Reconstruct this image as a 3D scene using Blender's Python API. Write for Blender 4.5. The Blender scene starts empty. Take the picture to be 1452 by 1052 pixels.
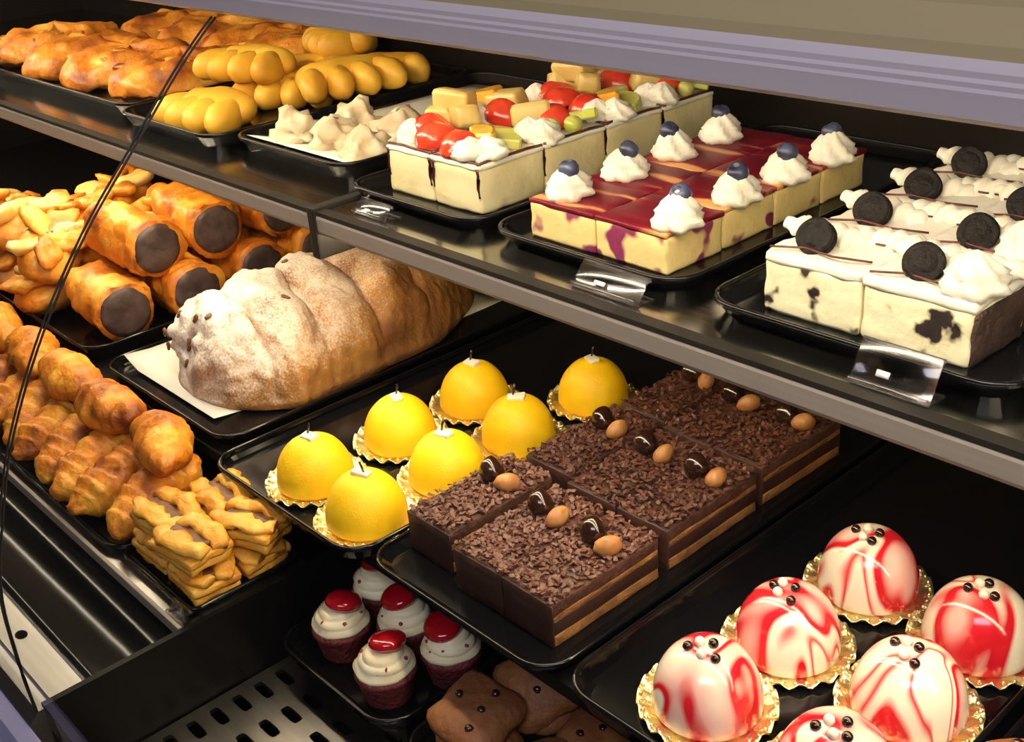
import bpy, bmesh, math, random
from mathutils import Vector, Matrix, noise, Euler
R_ = random.Random(7)
PI = math.pi
sc = bpy.context.scene
COL = sc.collection

# ------------------------------------------------------------------ camera
cam_d = bpy.data.cameras.new('camera'); cam = bpy.data.objects.new('camera', cam_d); COL.objects.link(cam)
cam_d.sensor_width = 36.0; cam_d.lens = 1619.553 * 36.0 / 1452.0
cam_d.clip_start = 0.01
ex = Vector((0.6774, -0.2862, 0.6776)); ey = Vector((0.7327, 0.3461, -0.5863)); 
ex.normalize(); ey = (ey - ex * ey.dot(ex)).normalized(); ez = ex.cross(ey)
cam.matrix_world = Matrix.Translation((0, 0, 1.45)) @ Matrix((ex, ey, ez)).to_4x4()
sc.camera = cam
# ------------------------------------------------------------------ world, exposure, large lights
w = bpy.data.worlds.new('shop_air'); sc.world = w; w.use_nodes = True
w.node_tree.nodes['Background'].inputs[0].default_value = (1.0, 0.86, 0.74, 1)
w.node_tree.nodes['Background'].inputs[1].default_value = 0.03
sc.view_settings.view_transform = 'Standard'; sc.view_settings.look = 'None'
sc.view_settings.exposure = -0.15; sc.view_settings.gamma = 1.0; sc.view_settings.use_curve_mapping = False

def area(name, loc, target, size, energy, color):
    d = bpy.data.lights.new(name, 'AREA'); d.shape = 'RECTANGLE'; d.size, d.size_y = size
    d.energy = energy; d.color = color
    o = bpy.data.objects.new(name, d); COL.objects.link(o); o.location = loc
    o.rotation_euler = (Vector(target) - Vector(loc)).to_track_quat('-Z', 'Y').to_euler()
    return o
area('shop_ceiling_light', (0.6, -0.9, 2.75), (-0.5, 0.5, 1.0), (1.6, 0.6), 30, (0.90, 0.88, 1.0))
TUBE_TOP, TUBE_LOW = 43.0, 42.0     # strengths of the two fluorescent tubes

# ------------------------------------------------------------------ materials
MATS = {}
def mat(name, c1, rough=.5, metal=0., c2=None, c3=None, scale=25., ramp=(.4, .6), bump=0., bscale=80., sss=0., coat=0., stretch=(1, 1, 1), spec=.5, detail=4.):
    if name in MATS: return MATS[name]
    m = bpy.data.materials.new(name); m.use_nodes = True; nt = m.node_tree; N = nt.nodes; L = nt.links
    b = N['Principled BSDF']; b.inputs['Roughness'].default_value = rough; b.inputs['Metallic'].default_value = metal
    b.inputs['Specular IOR Level'].default_value = spec; b.inputs['Coat Weight'].default_value = coat
    b.inputs['Coat Roughness'].default_value = .12
    b.inputs['Base Color'].default_value = (*c1, 1)
    if sss: b.inputs['Subsurface Weight'].default_value = sss; b.inputs['Subsurface Radius'].default_value = (.006, .004, .002); b.inputs['Subsurface Scale'].default_value = 1.
    if c2 or bump:
        tc = N.new('ShaderNodeTexCoord'); mp = N.new('ShaderNodeMapping'); mp.inputs['Scale'].default_value = stretch
        L.new(tc.outputs['Object'], mp.inputs['Vector'])
        oi = N.new('ShaderNodeObjectInfo'); mu = N.new('ShaderNodeMath'); mu.operation = 'MULTIPLY'; mu.inputs[1].default_value = 40
        L.new(oi.outputs['Random'], mu.inputs[0])
    if c2:
        n = N.new('ShaderNodeTexNoise'); n.noise_dimensions = '4D'; n.inputs['Scale'].default_value = scale; n.inputs['Detail'].default_value = detail
        L.new(mp.outputs[0], n.inputs['Vector']); L.new(mu.outputs[0], n.inputs['W'])
        r = N.new('ShaderNodeValToRGB'); r.color_ramp.elements[0].position = ramp[0]; r.color_ramp.elements[1].position = ramp[1]
        r.color_ramp.elements[0].color = (*c1, 1); r.color_ramp.elements[1].color = (*(c3 or c2), 1)
        if c3:
            e = r.color_ramp.elements.new((ramp[0] + ramp[1]) / 2); e.color = (*c2, 1)
        L.new(n.outputs['Fac'], r.inputs['Fac']); L.new(r.outputs['Color'], b.inputs['Base Color'])
    if bump:
        n2 = N.new('ShaderNodeTexNoise'); n2.noise_dimensions = '4D'; n2.inputs['Scale'].default_value = bscale; n2.inputs['Detail'].default_value = 3
        L.new(mp.outputs[0], n2.inputs['Vector']); L.new(mu.outputs[0], n2.inputs['W'])
        bp = N.new('ShaderNodeBump'); bp.inputs['Strength'].default_value = bump; bp.inputs['Distance'].default_value = .004
        L.new(n2.outputs['Fac'], bp.inputs['Height']); L.new(bp.outputs[0], b.inputs['Normal'])
    MATS[name] = m; return m
def emit(name, col, s):
    m = bpy.data.materials.new(name); m.use_nodes = True; N = m.node_tree.nodes
    e = N.new('ShaderNodeEmission'); e.inputs[0].default_value = (*col, 1); e.inputs[1].default_value = s
    m.node_tree.links.new(e.outputs[0], N['Material Output'].inputs[0]); return m
def glass(name, tint, ior=1.45, rough=.02, extra=0.0):
    m = bpy.data.materials.new(name); m.use_nodes = True; N = m.node_tree.nodes; L = m.node_tree.links
    t = N.new('ShaderNodeBsdfTransparent'); t.inputs[0].default_value = (*tint, 1)
    g = N.new('ShaderNodeBsdfGlossy'); g.inputs['Roughness'].default_value = rough
    f = N.new('ShaderNodeFresnel'); f.inputs[0].default_value = ior
    a = N.new('ShaderNodeMath'); a.operation = 'MULTIPLY_ADD'; a.inputs[1].default_value = .6; a.inputs[2].default_value = extra
    L.new(f.outputs[0], a.inputs[0])
    x = N.new('ShaderNodeMixShader'); L.new(a.outputs[0], x.inputs[0]); L.new(t.outputs[0], x.inputs[1]); L.new(g.outputs[0], x.inputs[2])
    L.new(x.outputs[0], N['Material Output'].inputs[0]); return m

M_black = mat('black_plastic', (.004, .004, .005), .13, spec=.30, bump=.04, bscale=30)
M_blackmat = mat('black_board', (.003, .003, .0035), .45, spec=.10, c2=(.006, .005, .005), scale=9, ramp=(.3, .7))
M_steel = mat('brushed_steel', (.36, .35, .33), .30, 1., c2=(.48, .46, .43), scale=3, ramp=(.3, .7), stretch=(1, 30, 30), bump=.02, bscale=200)
M_shelf = mat('shelf_steel', (.40, .40, .385), .17, 1., c2=(.50, .50, .47), scale=4, ramp=(.3, .7), stretch=(1, 20, 20), bump=.03, bscale=10)
M_lip = mat('aluminium_lip', (.26, .235, .22), .55, .25, c2=(.30, .27, .25), scale=6, ramp=(.3, .7), stretch=(.3, 30, 30))
M_canopy = mat('lilac_aluminium', (.74, .66, .70), .38, .0, c2=(.78, .70, .74), scale=4, ramp=(.3, .7), stretch=(.3, 40, 40))
M_beige = mat('beige_enamel', (.52, .42, .22), .35, 0., c2=(.58, .47, .26), scale=5, ramp=(.3, .7), stretch=(.5, 5, 5))
M_rail = mat('lilac_bumper', (.40, .38, .62), .35, .3, c2=(.46, .44, .66), scale=6, ramp=(.3, .7))
M_dark = mat('dark_panel', (.006, .0045, .004), .45, spec=.2, c2=(.010, .007, .005), scale=3, ramp=(.3, .7))
M_reflect = mat('white_reflector', (.62, .60, .55), .4, c2=(.66, .64, .58), scale=3)
M_seal = mat('black_seal', (.008, .007, .006), .5, c2=(.014, .012, .01), scale=30)
M_glass = glass('clear_glass', (.985, .99, .985))
M_acryl = glass('clear_acrylic', (.86, .85, .88), 1.5, .12, .05)
M_paper = mat('white_paper', (.78, .76, .68), .7, c2=(.70, .68, .60), scale=12, ramp=(.3, .7), bump=.15, bscale=20)
M_gold = mat('gold_foil', (1.0, .84, .38), .36, 1., c2=(1.0, .92, .62), scale=60, ramp=(.4, .6), bump=.5, bscale=260)
M_cream = mat('whipped_cream', (.90, .86, .76), .5, c2=(.86, .80, .68), scale=40, sss=.15, bump=.25, bscale=150)
M_frost = mat('cream_cheese_frosting', (.95, .86, .60), .45, c2=(.90, .78, .50), scale=40, sss=.15, bump=.15, bscale=120)
M_cheese = mat('cheesecake', (.80, .66, .34), .55, c2=(.74, .58, .26), scale=25, bump=.35, bscale=110, sss=.1)
M_cheese2 = mat('fruit_cheesecake', (.78, .70, .42), .55, c2=(.70, .60, .32), scale=22, bump=.35, bscale=90, sss=.1)
M_bluecheese = mat('berry_flecked_cheesecake', (.80, .62, .26), .55, c2=(.80, .62, .27), c3=(.22, .025, .09), scale=40, ramp=(.50, .60), bump=.3, bscale=110, detail=1.5)
M_berrytop = mat('berry_swirl_glaze', (.13, .003, .014), .42, spec=.25, c2=(.20, .008, .022), c3=(.62, .30, .11), scale=14, ramp=(.48, .64), coat=.0, stretch=(.6, 4.2, 1), detail=1.5)
M_oreo = mat('cookie_flecked_cheesecake', (.78, .73, .50), .6, c2=(.72, .66, .42), c3=(.02, .012, .012), scale=46, ramp=(.50, .62), bump=.35, bscale=120, detail=3)
M_oreocream = mat('white_cream_topping', (.90, .87, .80), .5, c2=(.84, .78, .66), scale=30, bump=.25, bscale=90, sss=.1)
M_oreoside = mat('cookie_crumb', (.03, .015, .012), .7, c2=(.06, .03, .02), scale=90, bump=.8, bscale=220)
M_biscuit = mat('dark_cookie', (.005, .0035, .0035), .6, spec=.2, c2=(.010, .007, .006), scale=80, bump=.6, bscale=200)
M_choc = mat('dark_chocolate', (.018, .006, .004), .14, coat=.5, c2=(.028, .010, .006), scale=40)
M_shave = mat('milk_chocolate_shavings', (.075, .026, .016), .5, c2=(.15, .058, .036), scale=120, ramp=(.35, .65))
M_chocsponge = mat('chocolate_sponge', (.055, .018, .010), .7, c2=(.085, .030, .016), scale=70, bump=.7, bscale=200)
M_chocmousse = mat('chocolate_mousse', (.035, .013, .009), .5, c2=(.05, .018, .012), scale=50, bump=.3)
M_tansponge = mat('tan_sponge', (.30, .13, .035), .7, c2=(.20, .08, .022), scale=60, bump=.7, bscale=180)
M_nut = mat('roasted_nut', (.50, .24, .08), .4, c2=(.38, .16, .05), scale=70, bump=.3)
M_yellow = mat('yellow_velvet', (.95, .60, .001), .55, c2=(.92, .55, .001), scale=60, bump=.12, bscale=500, sss=.1)
M_white = mat('white_chocolate', (.85, .78, .66), .4, c2=(.80, .72, .60), scale=60)
M_redfruit = mat('strawberry_flesh', (.55, .022, .014), .22, c2=(.70, .07, .025), scale=40, coat=.3, bump=.2, bscale=180)
M_kiwi = mat('kiwi_flesh', (.42, .46, .06), .25, c2=(.55, .52, .16), scale=50, coat=.2)
M_green = mat('green_herb', (.03, .11, .012), .35, c2=(.05, .17, .02), scale=60)
M_orange = mat('orange_flesh', (.75, .30, .02), .3, c2=(.70, .40, .05), scale=60, coat=.2)
M_pear = mat('pale_melon', (.62, .46, .16), .35, c2=(.55, .36, .10), scale=30, coat=.1)
M_blueb = mat('blueberry_skin', (.020, .022, .055), .35, c2=(.06, .07, .14), scale=60)
M_drizzle = mat('chocolate_drizzle', (.07, .012, .010), .25, c2=(.11, .02, .015), scale=50)
M_crust = mat('golden_crust', (.82, .42, .05) , .46, c2=(.68, .22, .012), c3=(.28, .06, .005), scale=24, ramp=(.32, .68), bump=.9, bscale=90, coat=.04)
M_croiss = mat('croissant_crust', (.88, .44, .045) , .46, c2=(.66, .22, .014), c3=(.22, .045, .004), scale=26, ramp=(.34, .68), bump=.9, bscale=110, coat=.04)
M_puff = mat('pale_puff_crust', (.84, .50, .09), .42, c2=(.74, .34, .03), c3=(.36, .10, .01), scale=35, ramp=(.32, .75), bump=.6, bscale=130)
M_claw = mat('sugar_biscuit', (.78, .48, .05), .5, c2=(.68, .36, .025), c3=(.44, .18, .012), scale=16, ramp=(.3, .75), bump=.3, bscale=60)
M_savoury = mat('baked_pocket_crust', (.80, .42, .06) , .46, c2=(.62, .21, .015), c3=(.22, .045, .005), scale=24, ramp=(.33, .66), bump=.9, bscale=70, coat=.04)
M_icing = mat('pale_icing_strip', (.85, .62, .22), .35, c2=(.80, .50, .12), scale=40, bump=.3, coat=.2)
M_jam = mat('red_jam', (.40, .02, .01), .15, c2=(.55, .06, .01), scale=40, coat=.5)
M_filling = mat('brown_filling', (.10, .035, .012), .5, c2=(.16, .06, .02), scale=80, bump=.6)
M_rollend = mat('chocolate_roll_end', (.045, .025, .022), .5, c2=(.08, .05, .045), scale=60, bump=.5)
M_redcake = mat('red_velvet_cake', (.11, .012, .014), .65, c2=(.17, .022, .024), scale=90, bump=.8, bscale=240)
M_crumb = mat('red_crumb', (.26, .03, .02), .7, c2=(.34, .06, .03), scale=120)
M_jelly = mat('red_jelly', (.34, .003, .010), .12, c2=(.42, .006, .014), scale=30, coat=.6)
M_cookie = mat('brown_cookie', (.26, .10, .028), .6, c2=(.18, .06, .018), scale=30, bump=.6, bscale=120)
M_mering = mat('meringue', (.74, .64, .46), .6, c2=(.62, .48, .30), scale=40, bump=.3, bscale=90, sss=.1)
M_tagglint = mat('tag_glint', (.75, .72, .74), .5, c2=(.7, .68, .7), scale=50)
M_lavtag = mat('pale_lilac_card', (.62, .52, .60), .5, c2=(.58, .48, .56), scale=30)
M_floor = mat('shop_floor', (.05, .04, .035), .5, c2=(.07, .055, .045), scale=3)
M_shopwall = mat('shop_wall', (.035, .02, .012), .6, c2=(.05, .03, .018), scale=2)

def bread_mat():
    m = mat('sugar_dusted_crust', (.5, .25, .06), .65, bump=.35, bscale=260); N = m.node_tree.nodes; L = m.node_tree.links; b = N['Principled BSDF']
    tc = N['Texture Coordinate']
    n = N.new('ShaderNodeTexNoise'); n.inputs['Scale'].default_value = 16; n.inputs['Detail'].default_value = 4; L.new(tc.outputs['Object'], n.inputs['Vector'])
    n3 = N.new('ShaderNodeTexNoise'); n3.inputs['Scale'].default_value = 420; n3.inputs['Detail'].default_value = 2; L.new(tc.outputs['Object'], n3.inputs['Vector'])
    cr = N.new('ShaderNodeValToRGB'); cr.color_ramp.elements[0].color = (.50, .24, .05, 1); cr.color_ramp.elements[1].color = (.20, .07, .02, 1)
    cr.color_ramp.elements[0].position = .35; cr.color_ramp.elements[1].position = .7; L.new(n.outputs['Fac'], cr.inputs['Fac'])
    ge = N.new('ShaderNodeNewGeometry'); sp = N.new('ShaderNodeSeparateXYZ'); L.new(ge.outputs['Normal'], sp.inputs[0])
    sp2 = N.new('ShaderNodeSeparateXYZ'); L.new(tc.outputs['Object'], sp2.inputs[0])
    # sugar falls from above and lies thick on the front end, thinning towards the far end
    a = N.new('ShaderNodeMath'); a.operation = 'MULTIPLY_ADD'; a.inputs[1].default_value = .40; a.inputs[2].default_value = .52; L.new(sp.outputs['Z'], a.inputs[0])
    y = N.new('ShaderNodeMath'); y.operation = 'MULTIPLY_ADD'; y.inputs[1].default_value = -1.75; L.new(sp2.outputs['Y'], y.inputs[0]); L.new(a.outputs[0], y.inputs[2])
    xx = N.new('ShaderNodeMath'); xx.operation = 'MULTIPLY_ADD'; xx.inputs[1].default_value = -2.6; L.new(sp2.outputs['X'], xx.inputs[0]); L.new(y.outputs[0], xx.inputs[2])
    s = N.new('ShaderNodeMath'); s.operation = 'MULTIPLY_ADD'; s.inputs[1].default_value = .9; L.new(n3.outputs['Fac'], s.inputs[0]); L.new(xx.outputs[0], s.inputs[2])
    s2 = N.new('ShaderNodeMath'); s2.operation = 'MULTIPLY_ADD'; s2.inputs[1].default_value = -1.0; L.new(n.outputs['Fac'], s2.inputs[0]); L.new(s.outputs[0], s2.inputs[2])
    rp = N.new('ShaderNodeValToRGB'); rp.color_ramp.elements[0].position = .18; rp.color_ramp.elements[1].position = .75; L.new(s2.outputs[0], rp.inputs['Fac'])
    mx = N.new('ShaderNodeMixRGB'); mx.inputs[2].default_value = (.66, .62, .57, 1); L.new(rp.outputs['Color'], mx.inputs[0]); L.new(cr.outputs['Color'], mx.inputs[1])
    L.new(mx.outputs[0], b.inputs['Base Color']); return m
M_bread = bread_mat()

def dome_mat():
    m = mat('red_streaked_white_glaze', (.84, .74, .58), .16, coat=.5, bump=.02); N = m.node_tree.nodes; L = m.node_tree.links; b = N['Principled BSDF']
    tc = N['Texture Coordinate']; oi = N['Object Info']
    mp = N.new('ShaderNodeMapping'); mp.inputs['Scale'].default_value = (1, 1, .38); L.new(tc.outputs['Object'], mp.inputs[0])
    mu = N.new('ShaderNodeMath'); mu.operation = 'MULTIPLY'; mu.inputs[1].default_value = 77; L.new(oi.outputs['Random'], mu.inputs[0])
    n = N.new('ShaderNodeTexNoise'); n.noise_dimensions = '4D'; n.inputs['Scale'].default_value = 21; n.inputs['Detail'].default_value = .8; n.inputs['Distortion'].default_value = .7
    L.new(mp.outputs[0], n.inputs['Vector']); L.new(mu.outputs[0], n.inputs['W'])
    r = N.new('ShaderNodeValToRGB'); es = r.color_ramp.elements
    es[0].position = .0; es[0].color = (.86, .76, .60, 1); es[1].position = 1.; es[1].color = (.86, .74, .60, 1)
    for p, c in ((.47, (.86, .75, .60)), (.50, (.62, .012, .022)), (.535, (.66, .016, .03)), (.575, (.85, .44, .38)), (.68, (.86, .74, .60)), (.36, (.86, .76, .60)), (.385, (.66, .02, .03)), (.41, (.84, .5, .42)), (.43, (.86, .76, .60))):
        e = es.new(p); e.color = (*c, 1)
    L.new(n.outputs['Fac'], r.inputs['Fac']); L.new(r.outputs['Color'], b.inputs['Base Color']); return m
M_dome = dome_mat()

# ------------------------------------------------------------------ mesh helpers
def mesh(name, V, F, smooth=False):
    me = bpy.data.meshes.new(name); me.from_pydata([tuple(v) for v in V], [], F); me.validate(); me.update()
    if smooth: me.polygons.foreach_set('use_smooth', [True] * len(me.polygons))
    return me
def jitter(me, amp, freq, seed=0, zmin=None):
    me.update(); nn = [v.normal.copy() for v in me.vertices]
    for v, n in zip(me.vertices, nn):
        if zmin is not None and v.co.z < zmin: continue
        v.co += n * noise.noise(v.co * freq + Vector((seed * 3.1, seed * 1.7, seed))) * amp
    me.update(); return me
def surf(fn, nu, nv, cap0=True, cap1=True, name='m', smooth=True):
    """closed in u (ring), open in v"""
    V = []; F = []
    for j in range(nv):
        for i in range(nu): V.append(fn(i / nu, j / (nv - 1)))
    for j in range(nv - 1):
        for i in range(nu):
            a = j * nu + i; b = j * nu + (i + 1) % nu; F.append((a, b, b + nu, a + nu))
    if cap0: F.append(tuple(reversed(range(nu))))
    if cap1: F.append(tuple((nv - 1) * nu + i for i in range(nu)))
    return mesh(name, V, F, smooth)
def lathe(prof, n=24, rmod=None, name='m', smooth=True):
    k = len(prof)
    def fn(u, v):
        r, z = prof[min(k - 1, int(round(v * (k - 1))))]; t = u * 2 * PI
        if rmod: r = r * rmod(t, z)
        return (r * math.cos(t), r * math.sin(t), z)
    return surf(fn, n, k, prof[0][0] > 1e-6, prof[-1][0] > 1e-6, name, smooth)
def rbox(sx, sy, sz, bev=.002, seg=2, name='m', smooth=True, z0=0., cuts=0):
    bm = bmesh.new(); bmesh.ops.create_cube(bm, size=1)
    bmesh.ops.scale(bm, vec=(sx, sy, sz), verts=bm.verts)
    if bev: bmesh.ops.bevel(bm, geom=bm.edges[:], offset=bev, segments=seg, affect='EDGES', profile=.6)
    if cuts: bmesh.ops.subdivide_edges(bm, edges=[e for e in bm.edges if e.calc_length() > max(sx, sy, sz) * .25], cuts=cuts, use_grid_fill=True)
    bmesh.ops.translate(bm, vec=(0, 0, sz / 2 + z0), verts=bm.verts)
    me = bpy.data.meshes.new(name); bm.to_mesh(me); bm.free()
    if smooth: me.polygons.foreach_set('use_smooth', [True] * len(me.polygons)); 
    return me
def boxm(x0, x1, y0, y1, z0, z1, bev=0., name='m'):
    me = rbox(x1 - x0, y1 - y0, z1 - z0, bev, 2, name, False)
    for v in me.vertices: v.co += Vector(((x0 + x1) / 2, (y0 + y1) / 2, z0))
    return me
def extr_x(prof, x0, x1, name='m', smooth=False, closed=True):
    n = len(prof); V = [(x0, y, z) for y, z in prof] + [(x1, y, z) for y, z in prof]; F = []
    for i in range(n if closed else n - 1):
        j = (i + 1) % n; F.append((i, j, j + n, i + n))
    if closed: F += [tuple(reversed(range(n))), tuple(range(n, 2 * n))]
    me = mesh(name, V, F, smooth)
    bm = bmesh.new(); bm.from_mesh(me); bmesh.ops.recalc_face_normals(bm, faces=bm.faces); bm.to_mesh(me); bm.free(); return me
def tube(pts, rad, n=6, name='m', flat=1.0):
    pts = [Vector(p) for p in pts]; V = []; F = []
    for k, p in enumerate(pts):
        d = (pts[min(k + 1, len(pts) - 1)] - pts[max(k - 1, 0)]).normalized()
        s = d.cross(Vector((0, 0, 1))); s = s.normalized() if s.length > 1e-4 else Vector((1, 0, 0)); u = s.cross(d)
        r = rad(k / (len(pts) - 1)) if callable(rad) else rad
        for i in range(n): V.append(p + s * math.cos(2 * PI * i / n) * r + u * math.sin(2 * PI * i / n) * r * flat)
    for k in range(len(pts) - 1):
        for i in range(n):
            a = k * n + i; b = k * n + (i + 1) % n; F.append((a, b, b + n, a + n))
    F += [tuple(reversed(range(n))), tuple((len(pts) - 1) * n + i for i in range(n))]
    return mesh(name, V, F, True)
def ball(rx, ry, rz, nu=14, nv=9, name='m', e=1.0):
    def fn(u, v):
        a = -PI / 2 + PI * v; c = max(math.cos(a), 1e-4) ** e
        return (rx * c * math.cos(2 * PI * u), ry * c * math.sin(2 * PI * u), rz * math.sin(a))
    return surf(fn, nu, nv, True, True, name)
def join(ms, name='m'):
    bm = bmesh.new()
    for m in ms: bm.from_mesh(m)
    me = bpy.data.meshes.new(name); bm.to_mesh(me); bm.free(); return me
def xf(me, loc=(0, 0, 0), rot=(0, 0, 0), s=1.):
    me = me.copy(); me.transform(Matrix.Translation(loc) @ Euler(rot).to_matrix().to_4x4() @ Matrix.Scale(s, 4)); return me

# ------------------------------------------------------------------ object helpers
def thing(name, label, cat, loc=(0, 0, 0), rot=(0, 0, 0), group=None, s=1.):
    o = bpy.data.objects.new(name, None); COL.objects.link(o); o.empty_display_size = .02
    o.location = loc; o.rotation_euler = rot; o.scale = (s, s, s); o['label'] = label; o['category'] = cat
    if group: o['group'] = group
    return o
def part(name, me, m, parent, loc=(0, 0, 0), rot=(0, 0, 0), label=None, kind=None):
    o = bpy.data.objects.new(name, me); COL.objects.link(o)
    if not me.materials: me.materials.append(m)
    elif me.materials[0] != m: o.material_slots[0].link = 'OBJECT'; o.material_slots[0].material = m
    o.parent = parent; o.location = loc; o.rotation_euler = rot
    if label: o['label'] = label
    if kind: o['kind'] = kind
    return o
def single(name, me, m, label, cat, loc=(0, 0, 0), rot=(0, 0, 0), group=None):
    o = part(name, me, m, None, loc, rot); o['label'] = label; o['category'] = cat
    if group: o['group'] = group
    return o
def struct(name, me, m):
    o = part(name, me, m, None); o['kind'] = 'structure'; return o
def aim(d, roll=0.):
    q = Vector(d).to_track_quat('X', 'Z'); return (q.to_matrix() @ Matrix.Rotation(roll, 3, 'X')).to_euler()

# ================================================================== the shop and the case
struct('floor', boxm(-4, 2.5, -3, 3, -.05, 0), M_floor)
struct('wall_back', boxm(-4, 2.5, 2.2, 2.3, 0, 3.2), M_shopwall)
case = thing('display_case', 'curved-glass bakery display case with steel shelf, black deck and lilac canopy', 'display case', (0, 0, 0))
X0, X1 = -2.35, .45
SH, DK, FD, PF = 1.140, .903, .846, .770      # shelf top, rear deck, front left deck, perforated floor
part('base_cabinet', boxm(X0, X1, .19, .98, 0, .745), M_dark, case)
part('back_panel', boxm(X0, X1, .965, .985, .745, 1.36), M_dark, case)
part('end_panel', boxm(X0 - .02, X0, .20, .985, .745, 1.34), M_dark, case)
part('end_panel', boxm(X1, X1 + .02, .20, .985, .745, 1.34), M_dark, case)
part('rear_deck', boxm(X0, X1, .415, .965, DK - .012, DK), M_blackmat, case)
part('deck_riser', boxm(X0, X1, .62, .63, .745, DK - .012), M_blackmat, case)
# upper shelf in two lengths with the joint bracket between
SX = -.845
for a, b in ((X0, SX - .006), (SX + .006, X1)):
    s = part('shelf', boxm(a, b, .522, .962, SH - .014, SH, .001), M_shelf, case)
    part('shelf_lip', extr_x([(.5115, SH - .0035), (.5205, SH - .0035), (.5205, SH - .021), (.5125, SH - .021), (.5110, SH - .018), (.5108, SH - .006)], a, b), M_lip, s)
    part('shelf_seal', boxm(a, b, .5112, .5225, SH - .0034, SH + .0004), M_seal, s)
part('shelf_bracket', boxm(SX - .006, SX + .006, .509, .965, SH - .045, SH + .003, .002), M_seal, case)
# canopy: lilac lamp housing with ridges, beige rounded top, dark roof, white reflector inside
cz, cy = 1.328, .420
part('lamp_housing', extr_x([(cy, cz), (cy - .005, cz + .003), (cy - .0065, cz + .0135), (cy - .0058, cz + .0150), (cy - .0060, cz + .0170), (cy - .0050, cz + .0185), (cy - .0051, cz + .0210), (cy - .002, cz + .025), (cy + .010, cz + .025), (cy + .010, cz + .005), (cy + .007, cz)], X0, X1), M_canopy, case)
part('canopy_top', extr_x([(cy - .002, cz + .025), (cy - .001, cz + .030), (cy + .003, cz + .036), (cy + .011, cz + .042), (cy + .022, cz + .046), (cy + .038, cz + .047), (cy + .038, cz + .040), (cy + .010, cz + .025)], X0, X1, smooth=False), M_beige, case)
part('canopy_roof', boxm(X0, X1, cy + .038, .985, cz + .037, cz + .046), M_dark, case)
part('reflector_panel', boxm(X0, X1, cy + .012, .94, cz + .030, cz + .0365), M_reflect, case)
tb = part('tube_lamp', tube([(X0 + .05, cy + .028, cz + .016), (X1 - .05, cy + .028, cz + .016)], .009, 10), emit('fluorescent_glow', (1., .86, .62), TUBE_TOP), case)
part('lamp_socket', boxm(X0 + .02, X0 + .05, cy + .016, cy + .040, cz + .003, cz + .030, .003), M_seal, tb)
t2 = part('tube_lamp', tube([(X0 + .05, .536, SH - .0205), (X1 - .05, .536, SH - .0205)], .006, 10), emit('fluorescent_glow_low', (1., .80, .50), TUBE_LOW), case)
part('lamp_socket', boxm(X0 + .02, X0 + .05, .526, .546, SH - .029, SH - .014, .003), M_seal, t2)

# curved front glass, two panes with a dark joint between
GP = [(.158, .845), (.157, .900), (.161, .963), (.182, 1.032), (.203, 1.081), (.238, 1.140), (.284, 1.200), (.334, 1.252), (.372, 1.291), (.397, 1.314), (.413, 1.327)]
def gl_prof(off):
    out = []
    for k, (y, z) in enumerate(GP):
        a = Vector(GP[max(k - 1, 0)]); b = Vector(GP[min(k + 1, len(GP) - 1)]); d = (b - a).normalized(); out.append((y - d.y * off, z + d.x * off))
    return out
XS = -.776
def fine(p, n=6):
    out = []
    for i in range(len(p) - 1):
        p0 = Vector(p[max(i - 1, 0)]); p1 = Vector(p[i]); p2 = Vector(p[i + 1]); p3 = Vector(p[min(i + 2, len(p) - 1)])
        for k in range(n):
            t = k / n; out.append(tuple(.5 * ((2 * p1) + (p2 - p0) * t + (2 * p0 - 5 * p1 + 4 * p2 - p3) * t * t + (3 * p1 - p0 - 3 * p2 + p3) * t ** 3)))
    return out + [tuple(p[-1])]
for a, b in ((X0, XS - .0028), (XS + .0028, X1)):
    g = part('glass_pane', extr_x(fine(gl_prof(0)) , a, b, smooth=True, closed=False), M_glass, case)
    e = b if b < 0 else a
    part('pane_edge', tube([(e, y, z) for y, z in fine(gl_prof(0))], .0009, 5), M_seal, g)

# front left deck, sill, perforated floor, divider
DX = -.776
fd = part('front_deck', extr_x([(.284, FD), (.412, FD), (.412, FD - .012), (.284, FD - .012)], X0, DX), M_steel, case)
part('deck_edge_strip', boxm(X0, DX, .281, .285, FD - .010, FD + .005, .001), M_lip, fd)
part('front_apron', extr_x([(.196, FD), (.210, FD - .004), (.235, FD - .014), (.260, FD - .016), (.281, FD - .006), (.281, FD - .02), (.196, FD - .03)], X0, DX, smooth=True), M_black, fd)  # curved metal piece; the dark reflection in it is put in as black
# steel sill with screw holes
def sill():
    V = []; F = []; y0, y1 = .171, .198; hs = [-1.5, -1.3, -1.09, -.877]
    xs = sorted([X0] + [h - .02 for h in hs] + [h + .02 for h in hs] + [DX])
    def quad(a, b):
        k = len(V); V.extend([(a, y0, FD), (b, y0, FD), (b, y1, FD), (a, y1, FD)]); F.append((k, k + 1, k + 2, k + 3))
    for i in range(0, len(xs), 2): quad(xs[i], xs[i + 1])
    for h in hs:
        k = len(V); n = 16; ym = .186
        for i in range(n):
            t = 2 * PI * i / n; c, s_ = math.cos(t), math.sin(t); q = 1 / max(abs(c), abs(s_))
            V.append((h + .02 * c * q, min(max(ym + .02 * s_ * q, y0), y1), FD)); V.append((h + .0072 * c, ym + .0050 * s_, FD)); V.append((h + .0072 * c, ym + .0050 * s_, FD - .008))
        for i in range(n):
            j = (i + 1) % n; F.append((k + 3 * i, k + 3 * j, k + 3 * j + 1, k + 3 * i + 1)); F.append((k + 3 * i + 1, k + 3 * j + 1, k + 3 * j + 2, k + 3 * i + 2))
    return mesh('sill', V, F)
sl = part('steel_sill', sill(), M_steel, fd)
part('sill_backing', boxm(X0, DX, .171, .198, FD - .012, FD - .0085), M_blackmat, sl)
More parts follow.
